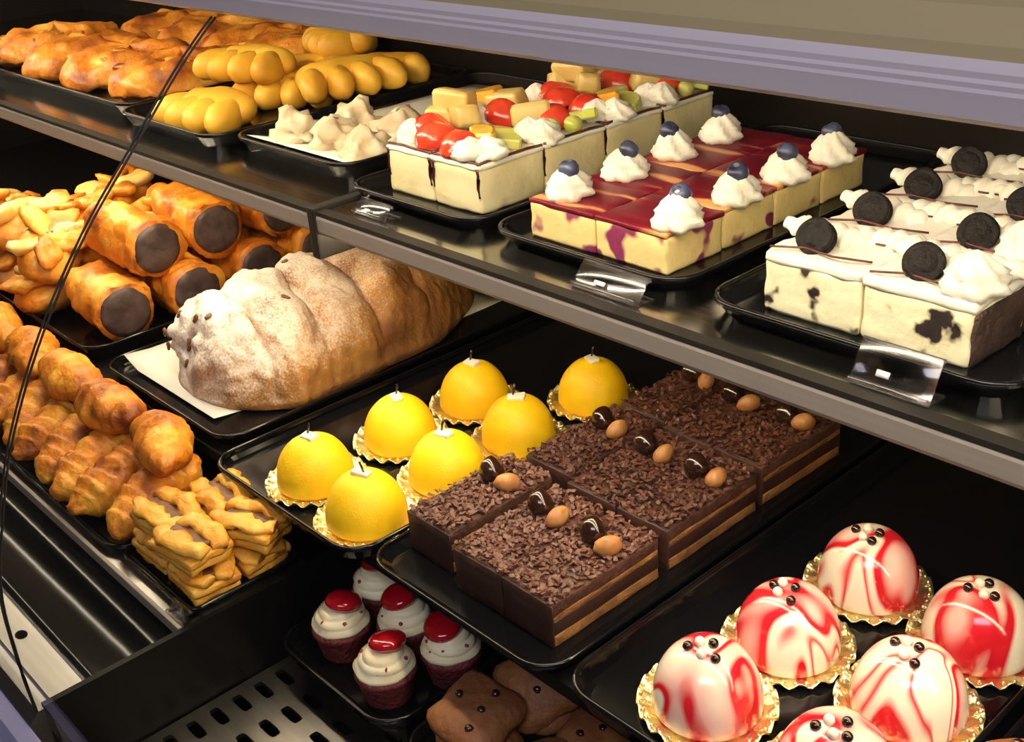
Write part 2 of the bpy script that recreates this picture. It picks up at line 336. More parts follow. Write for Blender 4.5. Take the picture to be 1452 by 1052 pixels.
part('divider_panel', boxm(DX, DX + .006, .163, .60, .745, FD + .004), M_blackmat, case)
rl = part('front_rail', extr_x([(.168, FD + .001), (.158, FD), (.150, FD - .008), (.150, FD - .10), (.168, FD - .10)], X0, DX + .004), M_steel, case)
part('rail_groove', boxm(X0, DX + .004, .1675, .1712, FD - .06, FD - .002), M_seal, rl)
part('bumper', extr_x([(.1495, FD - .010), (.138, FD - .016), (.132, FD - .026), (.136, FD - .030), (.130, FD - .034), (.128, FD - .060), (.1495, FD - .070)], X0, X1), M_rail, case)
part('front_rail', extr_x([(.168, FD - .06), (.150, FD - .062), (.150, FD - .12), (.168, FD - .12)], DX + .004, X1), M_dark, case)
def perf():
    V = []; F = []
    nx, ny = 14, 9; x0, y0 = DX + .008, .21; dx, dy = .044, .022
    for i in range(nx):
        for j in range(ny):
            ox = x0 + i * dx; oy = y0 + j * dy; k = len(V); n = 16
            for q in range(n):
                t = 2 * PI * q / n; c, s_ = math.cos(t), math.sin(t); m_ = 1 / max(abs(c), abs(s_))
                V.append((ox + dx / 2 + dx / 2 * c * m_, oy + dy / 2 + dy / 2 * s_ * m_, PF)); V.append((ox + dx / 2 + .0120 * max(-1, min(1, c * 1.3)), oy + dy / 2 + .0048 * max(-1, min(1, s_ * 1.15)), PF))
                V.append((ox + dx / 2 + .0120 * max(-1, min(1, c * 1.3)), oy + dy / 2 + .0048 * max(-1, min(1, s_ * 1.15)), PF - .004))
            for q in range(n):
                r = (q + 1) % n; F.append((k + 3 * q, k + 3 * r, k + 3 * r + 1, k + 3 * q + 1)); F.append((k + 3 * q + 1, k + 3 * r + 1, k + 3 * r + 2, k + 3 * q + 2))
    return mesh('perf', V, F)
pf = part('perforated_floor', perf(), M_steel, case, label='perforated steel floor plate with oval slots')
part('floor_pan', boxm(DX + .006, X1, .19, .62, .745, .750), M_blackmat, case)

# ================================================================== trays
def rrect(w, d, r, n=6):
    P = []
    for cx, cy, a0 in ((w / 2 - r, d / 2 - r, 0), (-w / 2 + r, d / 2 - r, PI / 2), (-w / 2 + r, -d / 2 + r, PI), (w / 2 - r, -d / 2 + r, 3 * PI / 2)):
        for k in range(n + 1): P.append((cx + r * math.cos(a0 + k * PI / 2 / n), cy + r * math.sin(a0 + k * PI / 2 / n)))
    return P
def tray(label, x0, x1, y0, y1, z, h=.016, fl=.004, r=.028, wall=.008, group='black serving trays'):
    w, d = x1 - x0, y1 - y0
    t = thing('serving_tray', label, 'tray', ((x0 + x1) / 2, (y0 + y1) / 2, z), group=group)
    rings = [(wall + .001, 0.), (wall * .25, h - .003), (0., h - .002), (0., h), (.0035, h), (.0045, h - .002), (wall, fl + .003), (wall + .004, fl)]
    V = []; F = []
    for ins, zz in rings:
        V += [(x, y, zz) for x, y in rrect(w - 2 * ins, d - 2 * ins, max(r - ins, .004))]
    n = 28
    for k in range(len(rings) - 1):
        for i in range(n):
            j = (i + 1) % n; F.append((k * n + i, k * n + j, (k + 1) * n + j, (k + 1) * n + i))
    F.append(tuple(reversed(range(n)))); F.append(tuple((len(rings) - 1) * n + i for i in range(n)))
    part('tray_body', mesh('tray', V, F, False), M_black, t)
    # rolled rim
    P = rrect(w - .0035, d - .0035, r - .0015); V = []; F = []; m_ = 6
    for i, (x, y) in enumerate(P):
        a = Vector(P[i - 1]); b = Vector(P[(i + 1) % n]); tn = (b - a).normalized(); nn = Vector((tn.y, -tn.x))
        for q in range(m_): V.append((x + nn.x * .0022 * math.cos(2 * PI * q / m_), y + nn.y * .0022 * math.cos(2 * PI * q / m_), h + .0018 * math.sin(2 * PI * q / m_)))
    for i in range(n):
        for q in range(m_):
            F.append((i * m_ + q, ((i + 1) % n) * m_ + q, ((i + 1) % n) * m_ + (q + 1) % m_, i * m_ + (q + 1) % m_))
    part('rim', mesh('rim', V, F, True), M_black, t)
    return t
UZ = SH + .004      # food plane on the shelf trays
LZ = DK + .004      # food plane on the rear deck trays
tray('black tray of baked pastry pockets on the steel shelf', -1.90, -1.335, .572, .93, SH)
tray('black tray of lobed sugar biscuits on the steel shelf', -1.325, -1.10, .555, .93, SH)
tray('black tray with white paper under the meringues', -1.095, -.885, .575, .93, SH)
tray('black tray under the fruit-topped cheesecake slices', -.855, -.672, .552, .93, SH, h=.012)
tray('black tray under the red swirled cheesecake slices', -.660, -.462, .552, .93, SH, h=.012)
tray('black tray under the cookie-topped cream cake slices', -.440, -.225, .545, .93, SH, h=.012)
tray('black tray heaped with fruit danishes on the rear deck', -1.86, -1.215, .416, .93, DK, h=.02)
tray('black tray under the sugar-dusted braided loaf', -1.19, -.915, .418, .93, DK, h=.014)
tray('black tray holding the yellow dome cakes', -.902, -.668, .392, .93, DK, h=.012, wall=.004)
tray('black tray under the chocolate cake slices', -.664, -.452, .400, .90, DK, h=.012)
tray('black tray holding the red-streaked white domes', -.440, -.212, .398, .93, DK, h=.02)
tray('black tray with a brown muffin beside the red-streaked domes', -.206, .05, .398, .93, DK, h=.016)
tray('black tray heaped with croissants on the front steel deck', -1.66, -.9165, .290, .410, FD, h=.008, wall=.006)
tray('black tray of slit puff pastries on the front steel deck', -.9155, -.782, .296, .410, FD, h=.008, wall=.006, r=.012)
tray('black tray of red velvet cupcakes above the perforated floor', -.757, -.590, .352, .56, PF + .022, h=.016)
tray('black tray of brown lobed cookies beside the cupcakes', -.578, -.40, .352, .56, PF + .022, h=.016)
for x0, x1 in ((-.757, -.590), (-.578, -.40)):      # low wire feet carry the two front trays
    for yy in (.38, .53):
        part('tray_support', boxm(x0 + .02, x1 - .02, yy - .004, yy + .004, PF - .001, PF + .022), M_seal, case)
CZ = PF + .026

# ================================================================== food pieces
def ORD(k): return ('front', 'second', 'third', 'fourth', 'fifth')[k]
def dollop(R=.016, H=.020, seed=0, lobes=7, twist=2.2, name='dollop'):
    prof = [(R * .82, 0), (R, H * .16), (R * .96, H * .32), (R * .80, H * .42), (R * .84, H * .52), (R * .66, H * .66), (R * .58, H * .74), (R * .34, H * .88), (R * .12, H * .97), (0.0004, H)]
    me = lathe(prof, 28, lambda t, z: 1 + .16 * math.cos(lobes * t + twist * 3 * z / H + seed), name)
    return jitter(me, R * .16, 1 / R * .9, seed)
DOL = [dollop(seed=i) for i in range(3)]
DOLBIG = [dollop(.0185, .026, seed=i + 5, lobes=6) for i in range(3)]
BLUEB = [xf(jitter(lathe([(.0004, -.0055), (.004, -.0048), (.0062, -.002), (.0066, .001), (.0054, .004), (.0032, .0054), (.0026, .0052), (.002, .0040), (.0004, .0038)], 14), .0005, 200, i), s=1.25) for i in range(2)]

# ---- red swirled blueberry cheesecake, 2 x 4
def cake_block(w, d, h, bev=.0025, amp=.0012, seed=0):
    return jitter(rbox(w, d, h, bev, 2, cuts=5), amp, 90, seed)
BW, BD, BH = .0690, .0625, .0285
blk = [cake_block(BW, BD, BH, seed=i) for i in range(3)]
def slab(w, d, h, seed, amp=.0012):
    return jitter(rbox(w, d, h, h * .35, 2, cuts=5), amp, 120, seed)
gz = [slab(BW + .0012, BD + .0012, .004, i + 9) for i in range(3)]
for r in range(4):
    for c in range(2):
        x = -.5965 + c * .0705 - r * .001; y = .608 + r * .0642
        side = 'beside the fruit slices' if c == 0 else 'beside the cookie slices'
        t = thing('cheesecake_slice', f'red swirled cheesecake slice with blueberry on cream, {ORD(r)} row, {side}', 'cake', (x, y, UZ), (0, 0, R_.uniform(-.02, .02)), 'red swirled cheesecake slices')
        part('cheesecake_body', blk[(r + c) % 3], M_bluecheese, t)
        part('berry_glaze', gz[(r + c) % 3], M_berrytop, t, (0, 0, BH - .001))
        s = -1 if c == 0 else 1
        px, py = (.029 if c else -.010) + R_.uniform(-.002, .002), -.011 + R_.uniform(-.002, .002)
        cr = part('whipped_cream', DOLBIG[(r + 2 * c) % 3], M_cream, t, (px, py, BH + .002), (0, 0, R_.uniform(0, 6)))
        part('blueberry', BLUEB[r % 2], M_blueb, cr, (.002, -.003, .023), (R_.uniform(-.6, .6), R_.uniform(-.6, .6), 0))

# ---- fruit cheesecake, 2 x 4
FW, FDp, FH = .0605, .0755, .039
fb = [cake_block(FW, FDp, FH, .003, .0014, i + 3) for i in range(3)]
fs = [slab(FW + .001, FDp + .001, .004, i + 19) for i in range(3)]
def strawb(seed):
    def fn(u, v):
        a = -PI / 2 + PI * v; c = max(math.cos(a), 1e-3); z = math.sin(a)
        r = c * (1.15 - .35 * z); q = 2 * PI * u
        return (.019 * z, .0125 * r * math.cos(q), max(-.002, .0125 * r * math.sin(q)))
    return jitter(surf(fn, 14, 10), .0012, 150, seed)
STR = [xf(strawb(i), s=1.2) for i in range(2)]
def wedge(R, th, ang=PI):
    V = []; n = 10
    for z in (0, th):
        V.append((0, 0, z)); V += [(R * math.cos(ang * k / n), R * math.sin(ang * k / n), z) for k in range(n + 1)]
    m_ = n + 2; F = [tuple(range(m_))[::-1], tuple(range(m_, 2 * m_))] + [(i, (i + 1) % m_, (i + 1) % m_ + m_, i + m_) for i in range(m_)]
    me = mesh('wedge', V, F); bm = bmesh.new(); bm.from_mesh(me); bmesh.ops.bevel(bm, geom=bm.edges[:], offset=th * .15, segments=1, affect='EDGES'); bm.to_mesh(me); bm.free(); return me
KIW = wedge(.023, .009); ORG = wedge(.024, .014, PI * .6); MEL = jitter(rbox(.036, .021, .021, .005, 2), .003, 90, 4)
GRP = jitter(ball(.009, .008, .008), .0008, 120, 2); LEAF = jitter(ball(.010, .006, .0035, 12, 7), .001, 200, 5)
driz = tube([(-.001, -.037, FH + .004), (-.0016, -.02, FH + .0045), (-.0006, 0, FH + .0045), (-.0016, .02, FH + .0045), (0, .037, FH + .004)], .0014, 5)
drip = tube([(0, 0, .001), (.0006, 0, -.008), (-.0005, 0, -.016), (.0005, 0, -.024)], lambda t: .0020 - .0010 * t, 5)
drx = tube([(-.030, 0, FH + .004), (-.012, .0012, FH + .0046), (.008, -.001, FH + .0046), (.030, 0, FH + .004)], .0013, 5)
TOPS = [[('strawberry', STR[0], M_redfruit, (-.006, .000), .004, .5), ('melon_piece', MEL, M_pear, (-.018, .020), .003, 1.1), ('melon_piece', MEL, M_pear, (.006, .024), .006, -.5), ('cream_dab', DOL[0], M_cream, (-.021, -.012), 0, 0), ('melon_piece', MEL, M_pear, (-.010, .026), .018, .3), ('strawberry', STR[1], M_redfruit, (.014, -.012), .004, 1.0)],
        [('strawberry', STR[1], M_redfruit, (-.010, -.018), .004, 2.3), ('kiwi_slice', KIW, M_kiwi, (.006, .004), .002, .2), ('orange_piece', ORG, M_orange, (-.004, -.014), .003, .4), ('herb_leaf', LEAF, M_green, (.010, -.014), .006, .7), ('cream_dab', DOL[1], M_cream, (.008, -.027), 0, 0), ('cream_dab', DOL[2], M_cream, (.021, -.014), 0, 0), ('kiwi_slice', KIW, M_kiwi, (-.012, .020), .004, 1.5)],
        [('strawberry', STR[0], M_redfruit, (.008, -.004), .004, .2), ('melon_piece', MEL, M_pear, (-.012, .016), .004, .4), ('cream_dab', DOL[2], M_cream, (-.014, -.020), 0, 0), ('kiwi_slice', KIW, M_kiwi, (.010, .014), .002, 1.2), ('orange_piece', ORG, M_orange, (-.016, .006), .012, 2.0)],
        [('strawberry', STR[1], M_redfruit, (-.012, .012), .004, 2.8), ('grape', GRP, M_kiwi, (.010, -.010), .007, .3), ('grape', GRP, M_kiwi, (.020, .008), .007, 1.3), ('herb_leaf', LEAF, M_green, (.002, -.002), .008, .4), ('cream_dab', DOL[0], M_cream, (.018, -.026), 0, 0), ('cream_dab', DOL[1], M_cream, (.004, -.028), 0, 0), ('kiwi_slice', KIW, M_kiwi, (.012, .016), .006, .6), ('melon_piece', MEL, M_pear, (-.018, -.006), .004, 1.2)]]
NM = ['strawberries and melon chunks', 'strawberry, kiwi and orange', 'strawberry, melon and kiwi', 'strawberry and green grapes']
for r in range(4):
    for c in range(2):
        k = (0 if r % 2 == 0 else 2) + c
        x = -.7925 + c * .0625; y = .622 + r * .0772
        side = 'paper liner side' if c == 0 else 'red cheesecake side'
        t = thing('fruit_cheesecake_slice', f'cream cheesecake slice topped with {NM[k]}, {ORD(r)} row, {side}', 'cake', (x, y, UZ), (0, 0, R_.uniform(-.015, .015)), 'fruit-topped cheesecake slices')
        part('cheesecake_body', fb[(r + c) % 3], M_cheese2, t)
        part('cream_layer', fs[(r + 2 * c) % 3], M_cream, t, (0, 0, FH - .001))
        part('chocolate_drizzle', driz, M_drizzle, t, (FW / 2 - .001, 0, 0)); part('chocolate_drizzle', drx, M_drizzle, t, (0, -FDp / 2 + .003, 0)); 
        part('chocolate_drip', drip, M_drizzle, t, (FW / 2 - .0012, -FDp / 2 - .0002, FH), (0, 0, 0))
        part('chocolate_drip', drip, M_drizzle, t, (-FW / 2 + .0016, -FDp / 2 - .0002, FH), (0, 0, 1))
        for nm, me, m_, (px, py), dz, rz in TOPS[k]:
            part(nm, me, m_, t, (px, py, FH + .003 + dz), (R_.uniform(-.25, .25), R_.uniform(-.25, .25), rz + R_.uniform(-.3, .3)))

# ---- cookie cream cake, 2 x 4
OW, OD, OH = .0695, .0625, .036
ob = [cake_block(OW, OD, OH, .003, .0016, i + 30) for i in range(3)]
osd = [slab(OW + .002, OD + .001, .007, i + 40, .0025) for i in range(3)]
ck = lathe([(.0004, -.0055), (.0130, -.0055), (.0142, -.0047), (.0142, -.0022), (.0128, -.0018), (.0128, .0018), (.0142, .0022), (.0142, .0047), (.0130, .0055), (.0100, .0055), (.0094, .0049), (.0085, .0055), (.0004, .0055)], 24, lambda t, z: 1 + (.015 * math.cos(20 * t) if abs(z) > .002 else 0), 'cookie')
ck.transform(Matrix.Scale(.86, 4))
ruff = jitter(surf(lambda u, v: ((-.030 + .060 * v), .010 * math.sin(PI * min(1, max(0, .08 + .84 * v))) ** .5 * (1 + .22 * math.sin(v * 34 + 6.28 * u)) * math.cos(6.283 * u), .008 * math.sin(PI * (.08 + .84 * v)) ** .5 * (1 + .22 * math.sin(v * 34 + 6.28 * u)) * math.sin(6.283 * u)), 14, 40), .0015, 120, 3)
dz2 = tube([(-.033, -.004, OH + .0075), (-.012, .002, OH + .0085), (.010, -.003, OH + .0085), (.033, .003, OH + .0075)], .0008, 5)
for r in range(4):
    for c in range(2):
        x = -.3715 + c * .0715; y = .603 + r * .0645
        side = 'beside the red cheesecake' if c == 0 else 'away from the red cheesecake'
        t = thing('cookie_cream_slice', f'cream cake slice with dark cookie, {ORD(r)} row, {side}', 'cake', (x, y, UZ), (0, 0, R_.uniform(-.02, .02)), 'cookie-topped cream cake slices')
        part('cake_body', ob[(r + c) % 3], M_oreo, t)
        part('cream_topping', osd[(r + c) % 3], M_oreocream, t, (0, 0, OH - .002))
        if c == 1: part('crumb_side', jitter(rbox(.003, OD - .004, OH - .004, .001, 1, cuts=4), .0015, 200, r), M_oreoside, t, (OW / 2 + .0005, 0, .001))
        part('chocolate_thread', dz2, M_drizzle, t, (0, .012, 0)); part('chocolate_thread', dz2, M_drizzle, t, (0, -.022, 0), (0, 0, .1))
        s = -1 if c == 0 else 1
        part('piped_cream', ruff, M_oreocream, t, (s * .012, .006, OH + .009), (0, -s * .12, R_.uniform(-.25, .25)))
        part('piped_cream', ruff, M_oreocream, t, (-s * .014, .020, OH + .006), (0, s * .1, R_.uniform(-.35, .35)))
        if c == 1: part('whipped_cream', DOLBIG[r % 3], M_cream, t, (.024, -.012, OH + .003))
        part('round_cookie', ck, M_biscuit, t, (s * (.010 if c == 0 else -.008), -.012, OH + .013), (1.05 + R_.uniform(-.15, .15), 0, R_.uniform(-.2, .4) + .2))

# ---- chocolate slices, 3 x 3
CW, CD = .0525, .112
def layer(h, seed, bev=.0015): return jitter(rbox(CW, CD, h, bev, 2, cuts=4), .0009, 140, seed)
LY = [(layer(.010, 1), M_tansponge, 'sponge_layer', 0), (layer(.013, 2), M_chocmousse, 'mousse_layer', .0095), (layer(.006, 3), M_tansponge, 'sponge_layer', .0215), (layer(.011, 4), M_chocsponge, 'chocolate_layer', .0265)]
def shav(seed, n=620):
    rr = random.Random(seed); V = []; F = []
    for _ in range(n):
        x = rr.uniform(-CW / 2, CW / 2); y = rr.uniform(-CD / 2, CD / 2); z = rr.uniform(0, .0038); a = rr.uniform(0, 2 * PI); L_ = rr.uniform(.0028, .0075); w_ = rr.uniform(.0007, .0019); up = rr.uniform(.0, .0022)
        d = Vector((math.cos(a), math.sin(a), 0)); s = Vector((-d.y, d.x, rr.uniform(-.5, .5))) * w_; k = len(V)
        for q, zz in ((-1, 0), (0, up), (1, rr.uniform(0, .002))):
            p = Vector((x, y, z + zz)) + d * L_ * q * .5; p.x = max(-CW / 2 - .0005, min(CW / 2 + .0005, p.x)); p.y = max(-CD / 2 - .0005, min(CD / 2 + .0005, p.y)); V += [p - s, p + s, p + Vector((0, 0, -.0009))]
        for b in (0, 3): F += [(k + b, k + b + 1, k + b + 4, k + b + 3), (k + b + 1, k + b + 2, k + b + 5, k + b + 4), (k + b + 2, k + b, k + b + 3, k + b + 5)]
    return mesh('shav', V, F)
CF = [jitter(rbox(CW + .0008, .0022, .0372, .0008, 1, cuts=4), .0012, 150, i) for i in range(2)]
SHV = [shav(i) for i in range(3)]
bean = jitter(lathe([(.0004, 0), (.004, .0002), (.0066, .0018), (.0080, .0045), (.0082, .0065), (.0074, .0092), (.0058, .0118), (.0040, .0138), (.0022, .0152), (.0004, .0160)], 20, None), .0010, 120, 1)
nut = jitter(lathe([(.0004, 0), (.0048, .0008), (.0070, .0045), (.0066, .0085), (.004, .0115), (.0004, .0130)], 14), .0009, 160, 2)
bean.transform(Matrix.Scale(1.35, 4)); nut.transform(Matrix.Scale(1.3, 4) @ Matrix.Diagonal((.8, 1.25, 1, 1)))
for r in range(3):
    for c in range(3):
        x = -.6135 + c * .0555 + (-.012 if (c == 0 and r == 0) else -.003 if c == 0 else 0); y = .490 + r * .124 + (-.002 if r == 2 else 0) + (.0 if c else .008)
        pos = ('yellow dome side', 'middle column', 'red-streaked dome side')[c]
        t = thing('chocolate_slice', f'layered chocolate slice with shavings, coffee bean and nut, {ORD(r)} row, {pos}', 'cake', (x, y, LZ), (0, 0, R_.uniform(-.025, .025)), 'chocolate cake slices')
        for me, m_, nm, z in LY: part(nm, me, m_, t, (0, 0, z))
        part('dark_front', CF[(r + c) % 2], M_chocmousse, t, (0, -CD / 2 - .0006, 0))  # thin dark slab covering the layers on the front face
        part('chocolate_shavings', SHV[(r + c) % 3], M_shave, t, (0, 0, .0372), kind='stuff')
        part('chocolate_bean', bean, M_choc, t, (-.007, .018, .038), (R_.uniform(-.3, .3), .2, R_.uniform(0, 3)))
        part('nut', nut, M_nut, t, (.010, .018, .038), (R_.uniform(-.3, .3), .45, R_.uniform(-.6, .6)))

# ---- domes on gold doilies
def doily(R, seed):
    n = 96; V = []; F = []
    for k, (f, z) in enumerate(((.0, .0004), (.78, .0006), (.86, .0020), (.93, .0030), (1., .0052), (1.0, .0042), (.92, .0016), (.80, 0.), (0., 0.))):
        for i in range(n):
            t = 2 * PI * i / n; sc_ = abs(math.sin(10 * t)); q = f * R * (1 + (.022 * sc_ if f > .85 else 0)); zz = z + (.0022 * math.cos(20 * t) * (f - .8) / .2 if f > .85 and k < 6 else 0)
            V.append((q * math.cos(t), q * math.sin(t), max(0, zz)))
    for k in range(8):
        for i in range(n): j = (i + 1) % n; F.append((k * n + i, k * n + j, (k + 1) * n + j, (k + 1) * n + i))
    return mesh('doily', V, F, True)
def bubbles(R):
    ms = [xf(ball(.0016, .0016, .0016, 6, 5), (R * .955 * math.cos(2 * PI * i / 36), R * .955 * math.sin(2 * PI * i / 36), .0052)) for i in range(36)]
    me = join(ms); me.polygons.foreach_set('use_smooth', [True] * len(me.polygons)); return me
def domeprof(R, H, n=14):
    P = [(R * .93, 0), (R, .004)]
    for k in range(1, n): a = PI / 2 * k / n; P.append((R * math.cos(a) ** .85, .004 + (H - .004) * math.sin(a) ** 1.0))
    return P + [(.0004, H)]
DO = doily(.0460, 0); YD = jitter(lathe(domeprof(.0355, .0470), 36), .0006, 40, 2); RD = lathe(domeprof(.0370, .0505), 40); BUB = bubbles(.0460)
chip = jitter(rbox(.017, .010, .004, .0012, 2), .0012, 200, 3); stick = tube([(0, 0, 0), (.001, .002, .006), (.003, .003, .011)], .0011, 5); pearl = ball(.0036, .0036, .0036, 10, 7)
yel = [(-.800, .443, 'front row of the loaf side'), (-.800, .541, 'second row of the loaf side'), (-.800, .636, 'third row of the loaf side'),
       (-.7130, .437, 'front row of the chocolate slice side'), (-.7110, .526, 'second row of the chocolate slice side'), (-.7120, .615, 'third row of the chocolate slice side'), (-.7130, .718, 'last behind the chocolate slices')]
for x, y, lab in yel:
    t = thing('yellow_dome_cake', f'yellow velvet dome cake on gold doily, {lab}', 'cake', (x, y + .004, LZ), (0, 0, R_.uniform(0, 6)), 'yellow dome cakes')
    d = part('doily', DO, M_gold, t); part('pearl_edge', BUB, M_gold, d)
    part('dome', YD, M_yellow, t, (0, 0, .0006))
    cp = part('white_chocolate_chip', chip, M_white, t, (0, 0, .0460), (.1, -.1, R_.uniform(0, 3)))
    part('chocolate_curl', stick, M_choc, cp, (-.003, .001, .003))
red = [(-.3620, .462, 'front row beside the chocolate slices'), (-.3580, .546, 'second row beside the chocolate slices'), (-.3530, .640, 'third row beside the chocolate slices'),
       (-.2640, .459, 'front row beside the muffin tray'), (-.2660, .547, 'second row beside the muffin tray'), (-.2640, .634, 'third row beside the muffin tray')]
for i, (x, y, lab) in enumerate(red):
    t = thing('streaked_dome_cake', f'white dome cake with red streaks on gold doily, {lab}', 'cake', (x, y, LZ), (0, 0, R_.uniform(-.4, .4)), 'red-streaked white dome cakes')
    d = part('doily', DO, M_gold, t); part('pearl_edge', BUB, M_gold, d)
    part('dome', RD, M_dome, t, (0, 0, .0006), (0, 0, i * 1.3))
    for q, (px, py) in enumerate(((-.010, -.006), (.000, -.010), (.009, -.009), (.004, .001), (-.004, -.001))):
        px += R_.uniform(-.002, .002); rr_ = math.hypot(px, py); zz = .0505 * math.sqrt(max(0, 1 - (rr_ / .0390) ** 2)) + .0025
        part('chocolate_pearl', pearl, (M_choc, M_white)[q % 2 if q < 3 else (q + 1) % 2], t, (px, py, zz), label=None)

# ---- braided loaf on paper
def loaf():
    L_ = .385; W = .114; H = .098
    def fn(u, v):
        t = 2 * PI * u; e = math.sin(PI * (.5 + .5 * (v * 1.0))) if v > .6 else 1.0
        end = min(1, (v / .16)) ** .42 * min(1, ((1 - v) / .35)) ** .5; end = max(end, .03)
        lump = .80 + .26 * abs(math.sin(v * PI * 5.6 + 1.1 * math.cos(t) + .1)) ** .55
        c, s_ = math.cos(t), math.sin(t)
        x = W * abs(c) ** .9 * (1 if c > 0 else -1) * end * (.92 + .08 * lump) * (1 - .12 * v)
        z = H * (max(s_, 0) ** .8) * end ** .8 * lump * (1 - .12 * v) if s_ > 0 else 0.
        return (x, v * L_, max(z, .0))
    me = surf(fn, 120, 170, name='loaf'); jitter(me, .008, 28, 2, .003); jitter(me, .0025, 120, 5, .003)
    # knife pricks on the front end
    me.update(); nn = [v.normal.copy() for v in me.vertices]
    for v, n_ in zip(me.vertices, nn):
        for px, py, pz, rr in ((-.045, .030, .072, .008), (-.060, .022, .052, .007), (-.070, .018, .034, .007), (.012, .03, .076, .010), (.005, .016, .058, .009), (.018, .008, .040, .009), (.0, .01, .022, .010), (-.02, .14, .10, .012), (.03, .05, .085, .008)):
            d = (v.co - Vector((px, py, pz))).length
            if d < rr * 1.5: v.co -= n_ * .011 * (1 - d / (rr * 1.5))
    me.update(); return me
lf = thing('braided_loaf', 'large braided bread loaf thickly dusted with white sugar on paper', 'bread', (-1.040, .454, LZ + .0028), (0, 0, .02))
lm = loaf(); part('crust', lm, M_bread, lf)
hole = jitter(ball(.0052, .0036, .0022, 10, 7), .0012, 300, 1)
lm.update()
for px, py, pz in ((-.060, .0, .085), (-.078, .0, .066), (-.088, .0, .048), (-.094, .0, .030), (-.010, .0, .088), (-.016, .0, .070), (-.020, .0, .052), (-.022, .0, .034), (.02, .02, .10), (-.03, .15, .12), (.05, .10, .1)):
    v = min(lm.vertices, key=lambda q: (q.co - Vector((px, py, pz))).length)
    part('prick_hole', hole, M_filling, lf, v.co - v.normal * .0008, v.normal.to_track_quat('Z', 'X').to_euler())
def sheet(w, d, amp=.003, n=14):
    V = []; F = []
    for j in range(n):
        for i in range(n):
            x = w * (i / (n - 1) - .5); y = d * (j / (n - 1) - .5); V.append((x, y, .0008 + amp * max(0, noise.noise(Vector((x * 14, y * 14, 3))))))
    for j in range(n - 1):
        for i in range(n - 1): a = j * n + i; F.append((a, a + 1, a + n + 1, a + n))
    me = mesh('sheet', V, F, True); bm = bmesh.new(); bm.from_mesh(me); bmesh.ops.solidify(bm, geom=bm.faces[:], thickness=.0004); bm.to_mesh(me); bm.free(); return me
lp = sheet(.200, .40, .0008)
for v in lp.vertices:
    if v.co.x < -.07: v.co.z += (-.07 - v.co.x) * .35
    if v.co.y < -.17: v.co.z += (-.17 - v.co.y) * .12
single('paper_sheet', lp, M_paper, 'white paper sheet under the sugar-dusted loaf', 'paper', (-1.078, .642, LZ + .0002))
mp_ = sheet(.192, .32, .001)
for v in mp_.vertices:
    if v.co.y < -.13: v.co.z += (-.13 - v.co.y) * .30
single('paper_sheet', mp_, M_paper, 'white paper liner under the meringues', 'paper', (-.990, .752, UZ + .0002))
def meringue(seed): return jitter(jitter(dollop(.027, .034, seed, 5, 1.6, 'meringue'), .012, 70, seed), .004, 160, seed)
MER = [meringue(i) for i in range(3)]
for i, (x, y) in enumerate([(-1.045, .628), (-.985, .640), (-.925, .632), (-1.020, .690), (-.955, .695), (-.918, .735)]):
    single('meringue', MER[i % 3], M_mering, 'small pale peaked meringue on white paper liner', 'meringue', (x, y, UZ + .001), (0, 0, i * 1.1), 'meringues on white paper')

# ---- baked pastry pockets on the shelf
def pocket(seed):
    def fn(u, v):
        a = -PI / 2 + PI * v; c = max(math.cos(a), 1e-3) ** .55; z = math.sin(a); t = 2 * PI * u
        cx = math.copysign(abs(math.cos(t)) ** .7, math.cos(t)); sy = math.copysign(abs(math.sin(t)) ** .7, math.sin(t))
        fold = 1 + .10 * math.sin(6 * sy + 2 * cx + seed)
        return (.050 * c * cx, .095 * c * sy, (.036 * z * fold if z > 0 else .010 * z) + .010)
    return crackle(jitter(surf(fn, 48, 24), .008, 34, seed), .010, 42, seed)
def crackle(me, amp, freq, seed, floor=True):
    me.update(); nn = [v.normal.copy() for v in me.vertices]
    for v, n in zip(me.vertices, nn): v.co += n * amp * (abs(noise.noise(v.co * freq + Vector((seed, 2, seed)))) - .15)
    if floor:
        for v in me.vertices: v.co.z = max(v.co.z, 0)
    me.update(); return me
PK = [pocket(i) for i in range(3)]
flap = [jitter(rbox(.085, .016, .007, .003, 2, cuts=4), .003, 60, i) for i in range(2)]
pk = [(-1.660, .680, 1.15, 0), (-1.527, .682, 1.15, 1), (-1.400, .690, 1.15, 2), (-1.80, .690, 1.15, 2), (-1.61, .86, 1.15, 1), (-1.49, .865, 1.15, 0), (-1.385, .865, 1.15, 1), (-1.74, .86, 1.15, 0)]
for i, (x, y, z, k) in enumerate(pk):
    lab = 'along the tray front' if y < .72 else 'in the row behind'
    t = thing('pastry_pocket', f'golden flaky baked pastry pocket on shelf tray, {lab}', 'pastry', (x, y, UZ + .001), (0, 0, -.18 + R_.uniform(-.1, .1)), 'baked pastry pockets')
    part('crust', PK[k], M_savoury, t)
    for q in range(3 if k else 0): part('pastry_flap', flap[q % 2], M_savoury, t, (0, -.055 + q * .035, .034 + .004 * (q == 1)), (0, 0, .5))

